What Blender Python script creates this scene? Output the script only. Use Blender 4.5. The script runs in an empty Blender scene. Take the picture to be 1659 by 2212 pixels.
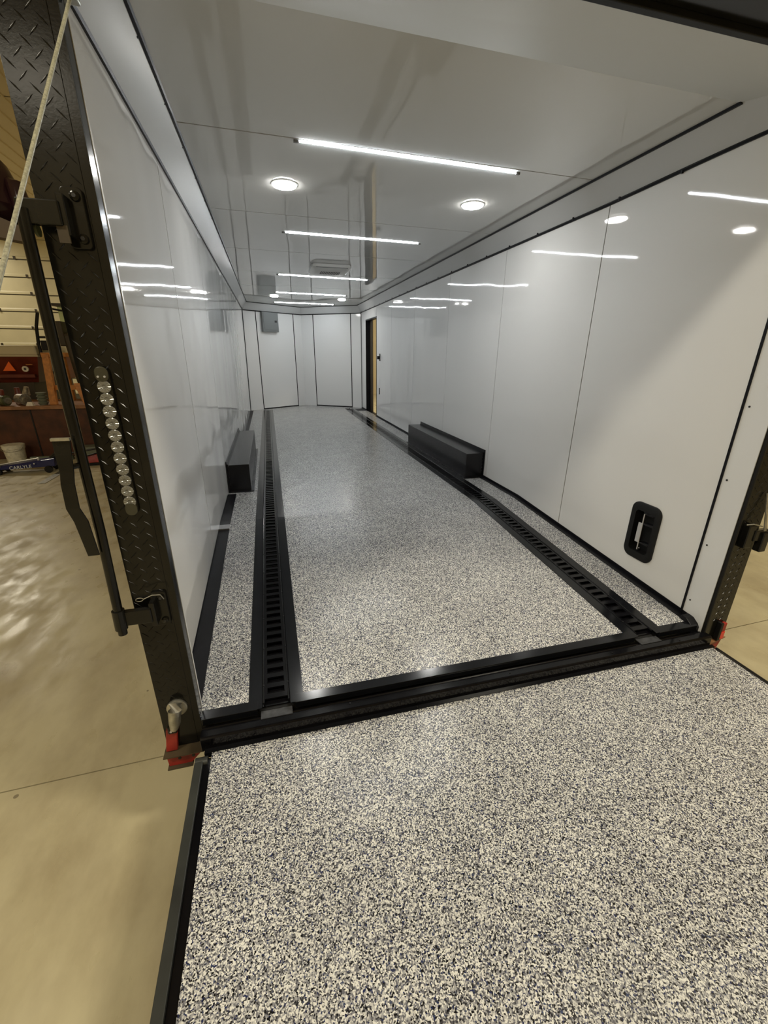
import bpy, bmesh, math, random
from mathutils import Vector, Matrix
random.seed(7)
S = bpy.context.scene
COL = S.collection
PI = math.pi

# ------------------------------------------------------------------ camera
CAM = Vector((0.412, -1.3599, 1.1933))
yaw, pitch, roll, FPX = -0.25853, -0.36235, 0.00544, 902.69
fw = Vector((-math.sin(yaw)*math.cos(pitch), math.cos(yaw)*math.cos(pitch), math.sin(pitch)))
rt0 = Vector((math.cos(yaw), math.sin(yaw), 0)); up0 = rt0.cross(fw)
rt = rt0*math.cos(roll)+up0*math.sin(roll); up = -rt0*math.sin(roll)+up0*math.cos(roll)
cd = bpy.data.cameras.new('camera'); cam = bpy.data.objects.new('camera', cd); COL.objects.link(cam)
cd.sensor_fit = 'VERTICAL'; cd.sensor_height = 24.0; cd.lens = FPX/2212*24.0
cd.clip_start = 0.02; cd.clip_end = 100
mw = Matrix.Identity(4)
for i in range(3):
    mw[i][0] = rt[i]; mw[i][1] = up[i]; mw[i][2] = -fw[i]; mw[i][3] = CAM[i]
cam.matrix_world = mw
S.camera = cam

# ------------------------------------------------------------------ world, shop lights and an added fill light
wd = bpy.data.worlds.new('shop_air'); S.world = wd; wd.use_nodes = True
wd.node_tree.nodes['Background'].inputs[0].default_value = (1.0, 0.88, 0.66, 1)
wd.node_tree.nodes['Background'].inputs[1].default_value = 0.03
GZ = -0.62          # shop floor level
SHOP_W = 116.0
WARM = (1.0, 0.92, 0.74)
def area(name, loc, sx, sy, power, col):
    l = bpy.data.lights.new(name, 'AREA'); l.shape = 'RECTANGLE'; l.size = sx; l.size_y = sy
    l.energy = power; l.color = col
    o = bpy.data.objects.new(name, l); COL.objects.link(o); o.location = loc
    return o
for i, (x, y, k) in enumerate([(3.4, -1.6, 1.5), (-2.6, -2.4, 1.5), (-7.7, 12.0, 1.6), (-6.5, -2.5, 1.3), (6.5, 4.5, 1.0),  # the far left lamp behind the camera is added fill, brightening the concrete
                               (6.5, 13.5, 1.6), (-9.8, 17.6, .5), (-2.7, -7.75, .35), (2.4, 13.2, 1.0)]):
    area('shop_and_fill_light_%d' % i, (x, y, 4.95), 1.2, 0.6, SHOP_W*k, WARM)
S.view_settings.view_transform = 'Standard'
S.view_settings.look = 'None'
S.view_settings.exposure = 0.0
S.view_settings.gamma = 1.0
S.view_settings.use_curve_mapping = False
STRIP_E, PUCK_E = 94.0, 88.0

# ------------------------------------------------------------------ materials
def newmat(name):
    m = bpy.data.materials.new(name); m.use_nodes = True
    nt = m.node_tree; b = nt.nodes['Principled BSDF']
    return m, nt, b
def N(nt, t, **k):
    n = nt.nodes.new(t)
    for a, v in k.items(): setattr(n, a, v)
    return n
def pmat(name, col, rough=.5, metal=0.0, spec=.5, noise=0.0, nscale=20, bump=0.0, bscale=60, coat=0.0, bdist=.002):
    m, nt, b = newmat(name)
    b.inputs['Base Color'].default_value = (*col, 1)
    b.inputs['Roughness'].default_value = rough; b.inputs['Metallic'].default_value = metal
    b.inputs['Specular IOR Level'].default_value = spec
    b.inputs['Coat Weight'].default_value = coat
    tc = N(nt, 'ShaderNodeTexCoord')
    if noise:
        n = N(nt, 'ShaderNodeTexNoise'); n.inputs['Scale'].default_value = nscale; n.inputs['Detail'].default_value = 5
        r = N(nt, 'ShaderNodeMapRange'); r.inputs[1].default_value = .3; r.inputs[2].default_value = .7
        r.inputs[3].default_value = 1-noise; r.inputs[4].default_value = 1+noise
        mx = N(nt, 'ShaderNodeVectorMath', operation='SCALE'); mx.inputs[0].default_value = col
        nt.links.new(tc.outputs['Object'], n.inputs['Vector']); nt.links.new(n.outputs['Fac'], r.inputs[0])
        nt.links.new(r.outputs[0], mx.inputs['Scale']); nt.links.new(mx.outputs[0], b.inputs['Base Color'])
    if bump:
        n = N(nt, 'ShaderNodeTexNoise'); n.inputs['Scale'].default_value = bscale; n.inputs['Detail'].default_value = 3
        bp = N(nt, 'ShaderNodeBump'); bp.inputs['Strength'].default_value = bump; bp.inputs['Distance'].default_value = bdist
        nt.links.new(tc.outputs['Object'], n.inputs['Vector']); nt.links.new(n.outputs['Fac'], bp.inputs['Height'])
        nt.links.new(bp.outputs[0], b.inputs['Normal'])
    return m

def gloss_white(name, col, rough, amp, scale):
    """glossy panel sheet, slightly wavy the way thin skins on studs are"""
    m, nt, b = newmat(name)
    b.inputs['Base Color'].default_value = (*col, 1); b.inputs['Roughness'].default_value = rough
    b.inputs['Specular IOR Level'].default_value = .25 if 'cove' in name else .75 if 'ceiling' in name else .55
    tc = N(nt, 'ShaderNodeTexCoord'); mp = N(nt, 'ShaderNodeMapping'); mp.inputs['Scale'].default_value = scale
    n = N(nt, 'ShaderNodeTexNoise'); n.inputs['Scale'].default_value = 1.0; n.inputs['Detail'].default_value = .4
    bp = N(nt, 'ShaderNodeBump'); bp.inputs['Strength'].default_value = 1.0; bp.inputs['Distance'].default_value = amp
    nt.links.new(tc.outputs['Object'], mp.inputs[0]); nt.links.new(mp.outputs[0], n.inputs['Vector'])
    nt.links.new(n.outputs['Fac'], bp.inputs['Height']); nt.links.new(bp.outputs[0], b.inputs['Normal'])
    return m

M = {}
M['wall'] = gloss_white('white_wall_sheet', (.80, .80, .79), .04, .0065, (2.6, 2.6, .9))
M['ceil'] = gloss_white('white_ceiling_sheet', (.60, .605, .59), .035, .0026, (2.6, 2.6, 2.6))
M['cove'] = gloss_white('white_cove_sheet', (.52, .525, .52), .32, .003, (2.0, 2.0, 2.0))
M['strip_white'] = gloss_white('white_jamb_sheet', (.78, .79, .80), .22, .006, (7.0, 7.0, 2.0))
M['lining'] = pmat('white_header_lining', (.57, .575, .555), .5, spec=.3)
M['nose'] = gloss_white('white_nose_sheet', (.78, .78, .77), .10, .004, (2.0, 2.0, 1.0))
M['seam'] = pmat('dark_seam_backing', (.012, .012, .014), .7, spec=.2)
M['black_trim'] = pmat('black_trim', (.005, .005, .007), .42, spec=.22, noise=.3, nscale=9)
M['black_sill'] = pmat('black_sill_paint', (.004, .004, .005), .13, spec=.30, noise=.4, nscale=14, bump=.12, bscale=90, bdist=.001)
M['black_rail'] = pmat('black_rail_paint', (.004, .004, .005), .16, spec=.30, bump=.12, bscale=120, bdist=.001)
M['black_flat'] = pmat('black_flat_trim', (.0055, .006, .0075), .15, spec=.38, noise=.25, nscale=6)
M['black_deep'] = pmat('black_recess', (.003, .003, .003), .6)
M['black_steel'] = pmat('black_painted_steel', (.008, .0076, .006), .17, spec=.33, noise=.4, nscale=10, bump=.10, bscale=160, bdist=.0008)
M['tread'] = pmat('black_tread_paint', (.012, .011, .009), .24, spec=.45)
M['box_black'] = pmat('black_wheel_box', (.008, .008, .010), .24, spec=.4, noise=.35, nscale=3)
M['rubber'] = pmat('black_rubber', (.008, .008, .008), .5, spec=.3)
M['grey_mill'] = pmat('mill_aluminium', (.55, .55, .56), .32, metal=.9)
M['screw'] = pmat('dark_screw', (.03, .03, .03), .35, metal=.6)
M['galv'] = pmat('galvanised_steel', (.42, .41, .36), .38, metal=.85, noise=.3, nscale=40)
M['dull_patch'] = pmat('dull_grey_patch', (.045, .046, .050), .5, noise=.5, nscale=35)
M['ramp_frame'] = pmat('olive_black_frame', (.030, .032, .028), .4, noise=.3, nscale=8)
M['red'] = pmat('red_paint', (.30, .022, .015), .45, noise=.35, nscale=18)
M['red_lens'] = pmat('red_lens', (.80, .045, .025), .15)
M['rope'] = pmat('coated_cable', (.36, .35, .25), .45, noise=.35, nscale=220)
M['panel_grey'] = pmat('breaker_grey', (.17, .18, .18), .4)
M['vent'] = pmat('vent_plastic', (.62, .62, .60), .35)
M['dark_slot'] = pmat('dark_slot', (.03, .03, .03), .6)
M['silver'] = pmat('silver_lever', (.55, .55, .56), .35, metal=.2)
M['puck_ring'] = pmat('puck_ring', (.85, .85, .84), .3)
M['strip_body'] = pmat('strip_channel', (.3, .3, .3), .5)
M['strip_cap'] = pmat('strip_end_cap', (.16, .16, .16), .5)
M['shop_wall'] = pmat('shop_liner', (.62, .53, .33), .5, noise=.06, nscale=2)
M['door_panel'] = pmat('overhead_door', (.66, .60, .40), .45, noise=.05, nscale=2)
M['door_dark'] = pmat('overhead_door_joint', (.10, .09, .06), .6)
M['shop_ceil'] = pmat('shop_ceiling_liner', (.60, .50, .31), .45)
M['plywood'] = pmat('stained_plywood', (.070, .020, .007), .5, noise=.45, nscale=5)
M['edge_wood'] = pmat('pale_wood_edge', (.28, .13, .055), .55, noise=.25, nscale=12)
M['orange_wood'] = pmat('orange_wood', (.50, .19, .035), .5, noise=.25, nscale=16)
M['rust_red'] = pmat('rust_red_body', (.14, .022, .007), .45, noise=.35, nscale=4)
M['cream'] = pmat('cream_lid', (.60, .52, .34), .4)
M['smv'] = pmat('orange_triangle', (1.0, .16, .01), .5)
M['white_plastic'] = pmat('white_plastic', (.70, .66, .52), .5, noise=.2, nscale=22)
M['blue'] = pmat('navy_paint', (.012, .016, .085), .25)
M['lettering'] = pmat('silver_lettering', (.55, .58, .62), .4)
M['cab'] = pmat('dark_cab', (.050, .036, .018), .5, noise=.3, nscale=3)
M['green_grey'] = pmat('grey_green_plastic', (.16, .18, .13), .5)
M['olive'] = pmat('olive_parts', (.10, .11, .05), .4, noise=.5, nscale=30)
M['steel_parts'] = pmat('worn_steel_parts', (.32, .28, .22), .35, metal=.6, noise=.5, nscale=30)
M['boss'] = pmat('smoky_end_boss', (.05, .048, .032), .25)
M['maroon'] = pmat('dark_maroon_gloss', (.022, .008, .010), .18)
M['brown'] = pmat('brown_bracket', (.07, .04, .012), .5)
M['rag'] = pmat('crumpled_paper', (.72, .66, .55), .7, noise=.3, nscale=60)

def emit(name, col, e):
    m, nt, b = newmat(name)
    b.inputs['Base Color'].default_value = (*col, 1); b.inputs['Roughness'].default_value = .3
    b.inputs['Emission Color'].default_value = (*col, 1); b.inputs['Emission Strength'].default_value = e
    return m
M['led'] = emit('led_diffuser', (.90, .96, 1.0), STRIP_E)
M['puck'] = emit('puck_lens', (1.0, .985, .94), PUCK_E)

# glass pane and clear lenses
m, nt, b = newmat('pale_green_glass'); b.inputs['Base Color'].default_value = (.62, .74, .52, 1)
b.inputs['Transmission Weight'].default_value = .8; b.inputs['Roughness'].default_value = .08; M['pane'] = m
m, nt, b = newmat('clear_lens')
b.inputs['Base Color'].default_value = (.27, .27, .245, 1); b.inputs['Metallic'].default_value = .35
b.inputs['Roughness'].default_value = .16; b.inputs['Coat Weight'].default_value = .8
tc = N(nt, 'ShaderNodeTexCoord'); g = N(nt, 'ShaderNodeTexGradient', gradient_type='RADIAL')
w = N(nt, 'ShaderNodeMath', operation='MULTIPLY'); w.inputs[1].default_value = 12*2*PI
s = N(nt, 'ShaderNodeMath', operation='SINE'); bp = N(nt, 'ShaderNodeBump'); bp.inputs['Strength'].default_value = .5; bp.inputs['Distance'].default_value = .002
mp = N(nt, 'ShaderNodeMapping'); mp.inputs['Rotation'].default_value = (PI/2, 0, 0)
nt.links.new(tc.outputs['Object'], mp.inputs[0]); nt.links.new(mp.outputs[0], g.inputs[0]); nt.links.new(g.outputs['Fac'], w.inputs[0])
nt.links.new(w.outputs[0], s.inputs[0]); nt.links.new(s.outputs[0], bp.inputs['Height']); nt.links.new(bp.outputs[0], b.inputs['Normal'])
M['lens'] = m

# decorative flake coating: random chips of white, cream, grey, black and blue
m, nt, b = newmat('flake_coating')
tc = N(nt, 'ShaderNodeTexCoord')
wn = N(nt, 'ShaderNodeTexNoise'); wn.inputs['Scale'].default_value = 170; wn.inputs['Detail'].default_value = 1
wa = N(nt, 'ShaderNodeVectorMath', operation='SCALE'); wa.inputs['Scale'].default_value = .006
ad = N(nt, 'ShaderNodeVectorMath', operation='ADD')
nt.links.new(tc.outputs['Object'], wn.inputs['Vector']); nt.links.new(wn.outputs['Color'], wa.inputs[0])
nt.links.new(tc.outputs['Object'], ad.inputs[0]); nt.links.new(wa.outputs[0], ad.inputs[1])
v = N(nt, 'ShaderNodeTexVoronoi', voronoi_dimensions='2D'); v.inputs['Scale'].default_value = 330
nt.links.new(ad.outputs[0], v.inputs['Vector'])
sep = N(nt, 'ShaderNodeSeparateColor'); nt.links.new(v.outputs['Color'], sep.inputs[0])
cr = N(nt, 'ShaderNodeValToRGB'); cr.color_ramp.interpolation = 'CONSTANT'
stops = [(0, (.90, .89, .83)), (.20, (.66, .65, .62)), (.33, (.44, .44, .44)), (.45, (.28, .28, .30)), (.58, (.16, .16, .18)),
         (.70, (.060, .060, .068)), (.80, (.006, .006, .008)), (.90, (.018, .026, .10)), (.935, (.05, .07, .15)), (.955, (.94, .93, .87))]
el = cr.color_ramp.elements
el[0].position = 0; el[0].color = (*stops[0][1], 1); el[1].position = stops[1][0]; el[1].color = (*stops[1][1], 1)
for p_, c_ in stops[2:]:
    e_ = el.new(p_); e_.color = (*c_, 1)
nt.links.new(sep.outputs[0], cr.inputs[0])
ln_ = N(nt, 'ShaderNodeTexNoise'); ln_.inputs['Scale'].default_value = 5; ln_.inputs['Detail'].default_value = 3
nt.links.new(tc.outputs['Object'], ln_.inputs['Vector'])
mr = N(nt, 'ShaderNodeMapRange'); mr.inputs[1].default_value = .3; mr.inputs[2].default_value = .7; mr.inputs[3].default_value = .78; mr.inputs[4].default_value = .93
nt.links.new(ln_.outputs['Fac'], mr.inputs[0])
vs = N(nt, 'ShaderNodeVectorMath', operation='SCALE'); nt.links.new(cr.outputs[0], vs.inputs[0]); nt.links.new(mr.outputs[0], vs.inputs['Scale'])
nt.links.new(vs.outputs[0], b.inputs['Base Color'])
b.inputs['Roughness'].default_value = .25; b.inputs['Specular IOR Level'].default_value = .5
bp = N(nt, 'ShaderNodeBump'); bp.inputs['Strength'].default_value = .35; bp.inputs['Distance'].default_value = .0012
nt.links.new(sep.outputs[1], bp.inputs['Height']); nt.links.new(bp.outputs[0], b.inputs['Normal'])
M['flake'] = m

# shop concrete
m, nt, b = newmat('shop_concrete')
tc = N(nt, 'ShaderNodeTexCoord')
n1 = N(nt, 'ShaderNodeTexNoise'); n1.inputs['Scale'].default_value = 1.6; n1.inputs['Detail'].default_value = 8; n1.inputs['Roughness'].default_value = .62
mpc = N(nt, 'ShaderNodeMapping'); mpc.inputs['Scale'].default_value = (1.7, .9, 1)
nt.links.new(tc.outputs['Object'], mpc.inputs[0]); nt.links.new(mpc.outputs[0], n1.inputs['Vector'])
c1 = N(nt, 'ShaderNodeValToRGB'); c1.color_ramp.elements[0].position = .30; c1.color_ramp.elements[0].color = (.37, .31, .19, 1)
c1.color_ramp.elements[1].position = .60; c1.color_ramp.elements[1].color = (.54, .48, .305, 1)
nt.links.new(n1.outputs['Fac'], c1.inputs[0])
n2 = N(nt, 'ShaderNodeTexVoronoi'); n2.inputs['Scale'].default_value = 5.5; n2.inputs['Randomness'].default_value = 1
nt.links.new(tc.outputs['Object'], n2.inputs['Vector'])
lt = N(nt, 'ShaderNodeMath', operation='LESS_THAN'); lt.inputs[1].default_value = .055
nt.links.new(n2.outputs['Distance'], lt.inputs[0])
n3 = N(nt, 'ShaderNodeTexNoise'); n3.inputs['Scale'].default_value = 2.2
nt.links.new(tc.outputs['Object'], n3.inputs['Vector'])
gt = N(nt, 'ShaderNodeMath', operation='GREATER_THAN'); gt.inputs[1].default_value = .56; nt.links.new(n3.outputs['Fac'], gt.inputs[0])
ml = N(nt, 'ShaderNodeMath', operation='MULTIPLY'); nt.links.new(lt.outputs[0], ml.inputs[0]); nt.links.new(gt.outputs[0], ml.inputs[1])
ml2 = N(nt, 'ShaderNodeMath', operation='MULTIPLY'); nt.links.new(ml.outputs[0], ml2.inputs[0]); ml2.inputs[1].default_value = .6
mx = N(nt, 'ShaderNodeMix', data_type='RGBA'); nt.links.new(ml2.outputs[0], mx.inputs[0]); nt.links.new(c1.outputs[0], mx.inputs[6]); mx.inputs[7].default_value = (.07, .05, .03, 1)
nt.links.new(mx.outputs[2], b.inputs['Base Color'])
n4 = N(nt, 'ShaderNodeTexNoise'); n4.inputs['Scale'].default_value = 5; n4.inputs['Detail'].default_value = 6
nt.links.new(mpc.outputs[0], n4.inputs['Vector'])
r4 = N(nt, 'ShaderNodeMapRange'); r4.inputs[1].default_value = .35; r4.inputs[2].default_value = .65; r4.inputs[3].default_value = .26; r4.inputs[4].default_value = .55
nt.links.new(n4.outputs['Fac'], r4.inputs[0]); nt.links.new(r4.outputs[0], b.inputs['Roughness'])
bp = N(nt, 'ShaderNodeBump'); bp.inputs['Strength'].default_value = .3; bp.inputs['Distance'].default_value = .0025
n5 = N(nt, 'ShaderNodeTexNoise'); n5.inputs['Scale'].default_value = 11; n5.inputs['Detail'].default_value = 5; n5.inputs['Roughness'].default_value = .6
nt.links.new(mpc.outputs[0], n5.inputs['Vector']); nt.links.new(n5.outputs['Fac'], bp.inputs['Height']); nt.links.new(bp.outputs[0], b.inputs['Normal'])
M['concrete'] = m

# ------------------------------------------------------------------ mesh helpers
class MB:
    def __init__(s): s.v = []; s.f = []; s.smooth = False
    def poly(s, vs, fs):
        o = len(s.v); s.v += [tuple(map(float, p)) for p in vs]; s.f += [tuple(o+i for i in f) for f in fs]; return s
    def box(s, x0, x1, y0, y1, z0, z1):
        return s.poly([(x0,y0,z0),(x1,y0,z0),(x1,y1,z0),(x0,y1,z0),(x0,y0,z1),(x1,y0,z1),(x1,y1,z1),(x0,y1,z1)],
                      [(0,3,2,1),(4,5,6,7),(0,1,5,4),(1,2,6,5),(2,3,7,6),(3,0,4,7)])
    def hexa(s, p):   # bottom 4 then top 4
        return s.poly(p, [(0,3,2,1),(4,5,6,7),(0,1,5,4),(1,2,6,5),(2,3,7,6),(3,0,4,7)])
    def slab(s, quad, off):   # quad of 4 points extruded by offset vector
        return s.hexa([tuple(p) for p in quad]+[tuple(Vector(p)+Vector(off)) for p in quad])
    def prism(s, pts, axis, a, b):
        """2D outline extruded along an axis (outline in the other two axes, in x,y,z order)"""
        def P(u, w, t):
            return {'x': (t, u, w), 'y': (u, t, w), 'z': (u, w, t)}[axis]
        n = len(pts); vs = [P(u, w, a) for u, w in pts]+[P(u, w, b) for u, w in pts]
        fs = [tuple(range(n-1, -1, -1)), tuple(range(n, 2*n))]+[(i, (i+1) % n, n+(i+1) % n, n+i) for i in range(n)]
        return s.poly(vs, fs)
    def tube(s, path, r, n=12, caps=True, rs=None):
        path = [Vector(p) for p in path]; rings = []
        for i, p in enumerate(path):
            d = (path[min(i+1, len(path)-1)]-path[max(i-1, 0)]).normalized()
            a = Vector((0, 0, 1)) if abs(d.z) < .9 else Vector((1, 0, 0))
            u = d.cross(a).normalized(); w_ = d.cross(u)
            rr = rs[i] if rs else r
            rings.append([p+u*rr*math.cos(2*PI*k/n)+w_*rr*math.sin(2*PI*k/n) for k in range(n)])
        vs = [q for rg in rings for q in rg]; fs = []
        for i in range(len(path)-1):
            for k in range(n):
                fs.append((i*n+k, i*n+(k+1) % n, (i+1)*n+(k+1) % n, (i+1)*n+k))
        if caps: fs += [tuple(range(n-1, -1, -1)), tuple((len(path)-1)*n+k for k in range(n))]
        return s.poly(vs, fs)
    def build(s, name, mat, parent=None, bevel=0, smooth=False, seg=2):
        me = bpy.data.meshes.new(name); me.from_pydata(s.v, [], s.f)
        bm = bmesh.new(); bm.from_mesh(me); bmesh.ops.recalc_face_normals(bm, faces=bm.faces); bm.to_mesh(me); bm.free()
        me.materials.append(M[mat]); o = bpy.data.objects.new(name, me); COL.objects.link(o)
        if parent: o.parent = parent; o.matrix_parent_inverse = Matrix.Translation(parent.location).inverted() if parent.type == 'EMPTY' and not parent.rotation_euler.z else Matrix.Identity(4)
        if smooth:
            for p in me.polygons: p.use_smooth = True
            me.set_sharp_from_angle(angle=math.radians(38))
        if bevel:
            bv = o.modifiers.new('bevel', 'BEVEL'); bv.width = bevel; bv.segments = seg; bv.limit_method = 'ANGLE'; bv.angle_limit = math.radians(40)
        return o
def rrect(cx, cy, hx, hy, r, n=5):
    pts = []
    for sx, sy, a0 in ((1, 1, 0), (-1, 1, PI/2), (-1, -1, PI), (1, -1, 1.5*PI)):
        for k in range(n+1):
            a = a0+PI/2*k/n; pts.append((cx+sx*(hx-r)+r*math.cos(a), cy+sy*(hy-r)+r*math.sin(a)))
    return pts
def disc(c, r, n=16): return [(c[0]+r*math.cos(2*PI*k/n), c[1]+r*math.sin(2*PI*k/n)) for k in range(n)]
def thing(name, label, cat, loc, group=None):
    o = bpy.data.objects.new(name, None); COL.objects.link(o); o.location = loc; o.empty_display_size = .1
    o['label'] = label; o['category'] = cat
    if group: o['group'] = group
    return o
def tag(o, label, cat, group=None):
    o['label'] = label; o['category'] = cat
    if group: o['group'] = group
    return o
def struct(o, label=None, cat=None):
    o['kind'] = 'structure'
    if label: o['label'] = label
    if cat: o['category'] = cat
    return o
def clone(o, loc=None, parent=None, **props):
    c = o.copy(); COL.objects.link(c)
    if loc is not None: c.location = loc
    if parent: c.parent = parent
    for k_, v_ in props.items(): c[k_] = v_
    for ch in [x for x in bpy.data.objects if x.parent == o]: 
        clone(ch, None, c)
    return c

# ------------------------------------------------------------------ trailer shape
XR = 2.475; YB = 1.758; DR = .1236; HC = 2.162; YL = 8.50; YA = 9.34; XM = 1.237
def fz(y): return 0.0 if y >= YB else -DR*(YB-y)/YB          # floor height: the last 1.76 m slopes down to the rear
def wx(z): return -.035+.035*max(0, min(1, z/2.03))           # left wall leans out a little at the foot
ZL, ZR = 2.03, 2.025                                          # height of the wall tops

# trailer floor: three flake coated decks between the tracks
T1 = (.222, .4375); T2 = (2.034, 2.250)
def deck(x0, x1, y0, y1=8.5, nose=False):
    mb = MB(); ys = [y0, YB, y1]
    for a, b_ in zip(ys[:-1], ys[1:]):
        mb.hexa([(x0,a,fz(a)-.02),(x1,a,fz(a)-.02),(x1,b_,fz(b_)-.02),(x0,b_,fz(b_)-.02),(x0,a,fz(a)),(x1,a,fz(a)),(x1,b_,fz(b_)),(x0,b_,fz(b_))])
    return mb
fb = MB()
for a, b_ in ((.0, YB), (YB, 8.5)):
    fb.hexa([(-.045,a,fz(a)-.06),(XR+.01,a,fz(a)-.06),(XR+.01,b_,fz(b_)-.06),(-.045,b_,fz(b_)-.06),
             (-.045,a,fz(a)-.0205),(XR+.01,a,fz(a)-.0205),(XR+.01,b_,fz(b_)-.0205),(-.045,b_,fz(b_)-.0205)])
floor = struct(fb.build('floor', 'black_deep'))
deck(-.035, T1[0]+.02, .005).build('floor_deck', 'flake', floor)
deck(T1[1]-.02, T2[0]+.02, .005).build('floor_deck', 'flake', floor)
deck(T2[1]-.02, XR, .005).build('floor_deck', 'flake', floor)
nb = MB().prism([(-.035, 8.5), (XR, 8.5), (XM, YA)], 'z', -.02, 0)
nb.build('floor_deck', 'flake', floor)

# walls: dark backing sheet plus glossy panels with fine joints
def panelled_left():
    back = MB(); back.box(-.084, -.047, .06, 8.5, -.30, 2.20)
    wl = struct(back.build('wall_left', 'seam'))
    tops = [.03, 1.19, 2.37, 3.58, 4.80, 6.02, 7.24, 8.5]; bots = [.03, 1.315, 2.49, 3.69, 4.90, 6.11, 7.32, 8.5]
    g = .0038
    for i in range(len(tops)-1):
        t0, t1, b0, b1 = tops[i]+g*(i > 0), tops[i+1]-g, bots[i]+g*(i > 0), bots[i+1]-g
        mb = MB()
        z0 = -.17
        mb.slab([(wx(0)-.0, b0, z0), (wx(0)-.0, b1, z0), (0, t1, ZL), (0, t0, ZL)], (-.004, 0, 0))
        mb.build('panel', 'wall', wl)
    return wl
wall_left = panelled_left()
def panelled_right():
    DY0, DY1, DZ = 7.075, 8.02, 1.84
    back = MB(); X0, X1 = XR+.006, XR+.07
    HY0, HY1, HZ0, HZ1 = .362, .532, .058, .368      # cut-out for the recessed latch
    back.box(X0, X1, -.02, HY0, -.30, 2.20).box(X0, X1, HY1, DY0, -.30, 2.20).box(X0, X1, HY0, HY1, -.30, HZ0).box(X0, X1, HY0, HY1, HZ1, 2.20)
    back.box(X0, X1, DY1, 8.5, -.30, 2.20).box(X0, X1, DY0, DY1, DZ, 2.20).box(X0, X1, DY0, DY1, -.30, -.03)
    wr = struct(back.build('wall_right', 'seam'))
    ys = [.102, 1.186, 2.37, 3.585, 4.81, 6.025, DY0-.012]; g = .0034
    for i, (a, b_) in enumerate(zip(ys[:-1], ys[1:])):
        mb = MB()
        if i == 0:
            mb.box(XR, XR+.004, a+g, HY0, -.17, ZR+.03).box(XR, XR+.004, HY1, b_-g, -.17, ZR+.03).box(XR, XR+.004, HY0, HY1, -.17, HZ0).box(XR, XR+.004, HY0, HY1, HZ1, ZR+.03).box(XR+.001, XR+.004, .0, .6, ZR+.02, 2.17)
        else: mb.box(XR, XR+.004, a+g, b_-g, -.17, ZR+.005)
        mb.build('panel', 'wall', wr)
    MB().box(XR, XR+.004, DY1+.012, 8.5, -.02, ZR).build('panel', 'wall', wr)
    MB().box(XR, XR+.004, DY0-.01, DY1+.01, DZ+.012, ZR).build('panel', 'wall', wr)
    # rear jamb sheet between the black bead and the post, with screws
    MB().box(XR-.001, XR+.004, -.024, .094, -.175, 2.10).build('jamb_sheet', 'strip_white', wr)
    for z in (-.02, .30, .64, .98, 1.32, 1.66):
        MB().tube([(XR-.0035, .072, z), (XR, .072, z)], .0045, 8).build('screw', 'screw', wr)
    return wr
wall_right = panelled_right()
# V nose
def nose():
    L = Vector((-.035, 8.5, 0)); A = Vector((XM, YA, 0)); Rr = Vector((XR, 8.5, 0))
    wb = MB()
    wb.slab([L+Vector((-.02,.03,-.3)), A+Vector((0,.03,-.3)), A+Vector((0,.03,2.2)), L+Vector((-.02,.03,2.2))], (0, .06, 0))
    wb.slab([A+Vector((0,.03,-.3)), Rr+Vector((.06,.03,-.3)), Rr+Vector((.06,.03,2.2)), A+Vector((0,.03,2.2))], (0, .06, 0))
    w_ = struct(wb.build('wall_back', 'seam'))
    def on(side, x):
        if side == 'l': t = (x-L.x)/(A.x-L.x); return L.lerp(A, t)
        t = (x-A.x)/(Rr.x-A.x); return A.lerp(Rr, t)
    def pan(side, x0, x1, z0, z1, name, th=.004, off=0., mat='nose', par=w_, bevel=0):
        a, b_ = on(side, x0), on(side, x1); d = (b_-a).normalized(); n = Vector((d.y, -d.x, 0))
        a = a+n*off; b_ = b_+n*off
        mb = MB().slab([(a.x, a.y, z0), (b_.x, b_.y, z0), (b_.x, b_.y, z1), (a.x, a.y, z1)], -n*th)
        return mb.build(name, mat, par, bevel=bevel)
    ZT = 2.015
    DL = (.250, 1.052); DRt = (1.497, 2.268)
    pan('l', -.035, DL[0], 0, ZT, 'panel'); pan('l', DL[1], XM, 0, ZT, 'panel')
    pan('r', XM, DRt[0], 0, ZT, 'panel'); pan('r', DRt[1], XR, 0, ZT, 'panel')
    for nm, side, (a, b_) in (('door_2', 'l', DL), ('door_3', 'r', DRt)):
        d = pan(side, a+.008, b_-.008, .022, ZT-.008, nm, th=.02, off=.002, par=None); struct(d)
        for u in (a, b_): pan(side, u-.007, u+.007, 0, ZT, 'door_seal', th=.006, off=.005, mat='black_trim', par=d)
        pan(side, a-.006, b_+.006, 0, .020, 'door_seal', th=.006, off=.012, mat='black_trim', par=d)
    return w_, on, pan
wall_back, nose_on, nose_pan = nose()

# ceiling: dark backing and 4 ft panels, slightly out of square with the walls
cb = MB().box(-.084, XR+.07, .0, 8.5, HC+.008, HC+.06).prism([(-.084, 8.5), (XR+.07, 8.5), (XM, YA+.12)], 'z', HC+.008, HC+.06)
ceiling = struct(cb.build('ceiling', 'seam'))
yl = [.36, 1.172, 2.405, 3.635, 4.87, 6.09, 7.31]; yr = [.395, 1.245, 2.49, 3.735, 4.94, 6.15, 7.37]
g = .0045
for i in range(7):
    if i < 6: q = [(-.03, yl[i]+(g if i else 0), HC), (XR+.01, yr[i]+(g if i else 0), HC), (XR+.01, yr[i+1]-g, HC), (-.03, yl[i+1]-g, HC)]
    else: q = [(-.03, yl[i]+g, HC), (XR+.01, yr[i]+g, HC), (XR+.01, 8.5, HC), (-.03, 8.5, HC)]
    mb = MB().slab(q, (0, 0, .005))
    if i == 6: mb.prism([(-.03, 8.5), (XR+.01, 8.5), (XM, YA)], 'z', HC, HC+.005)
    mb.build('panel', 'ceil', ceiling)
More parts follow.
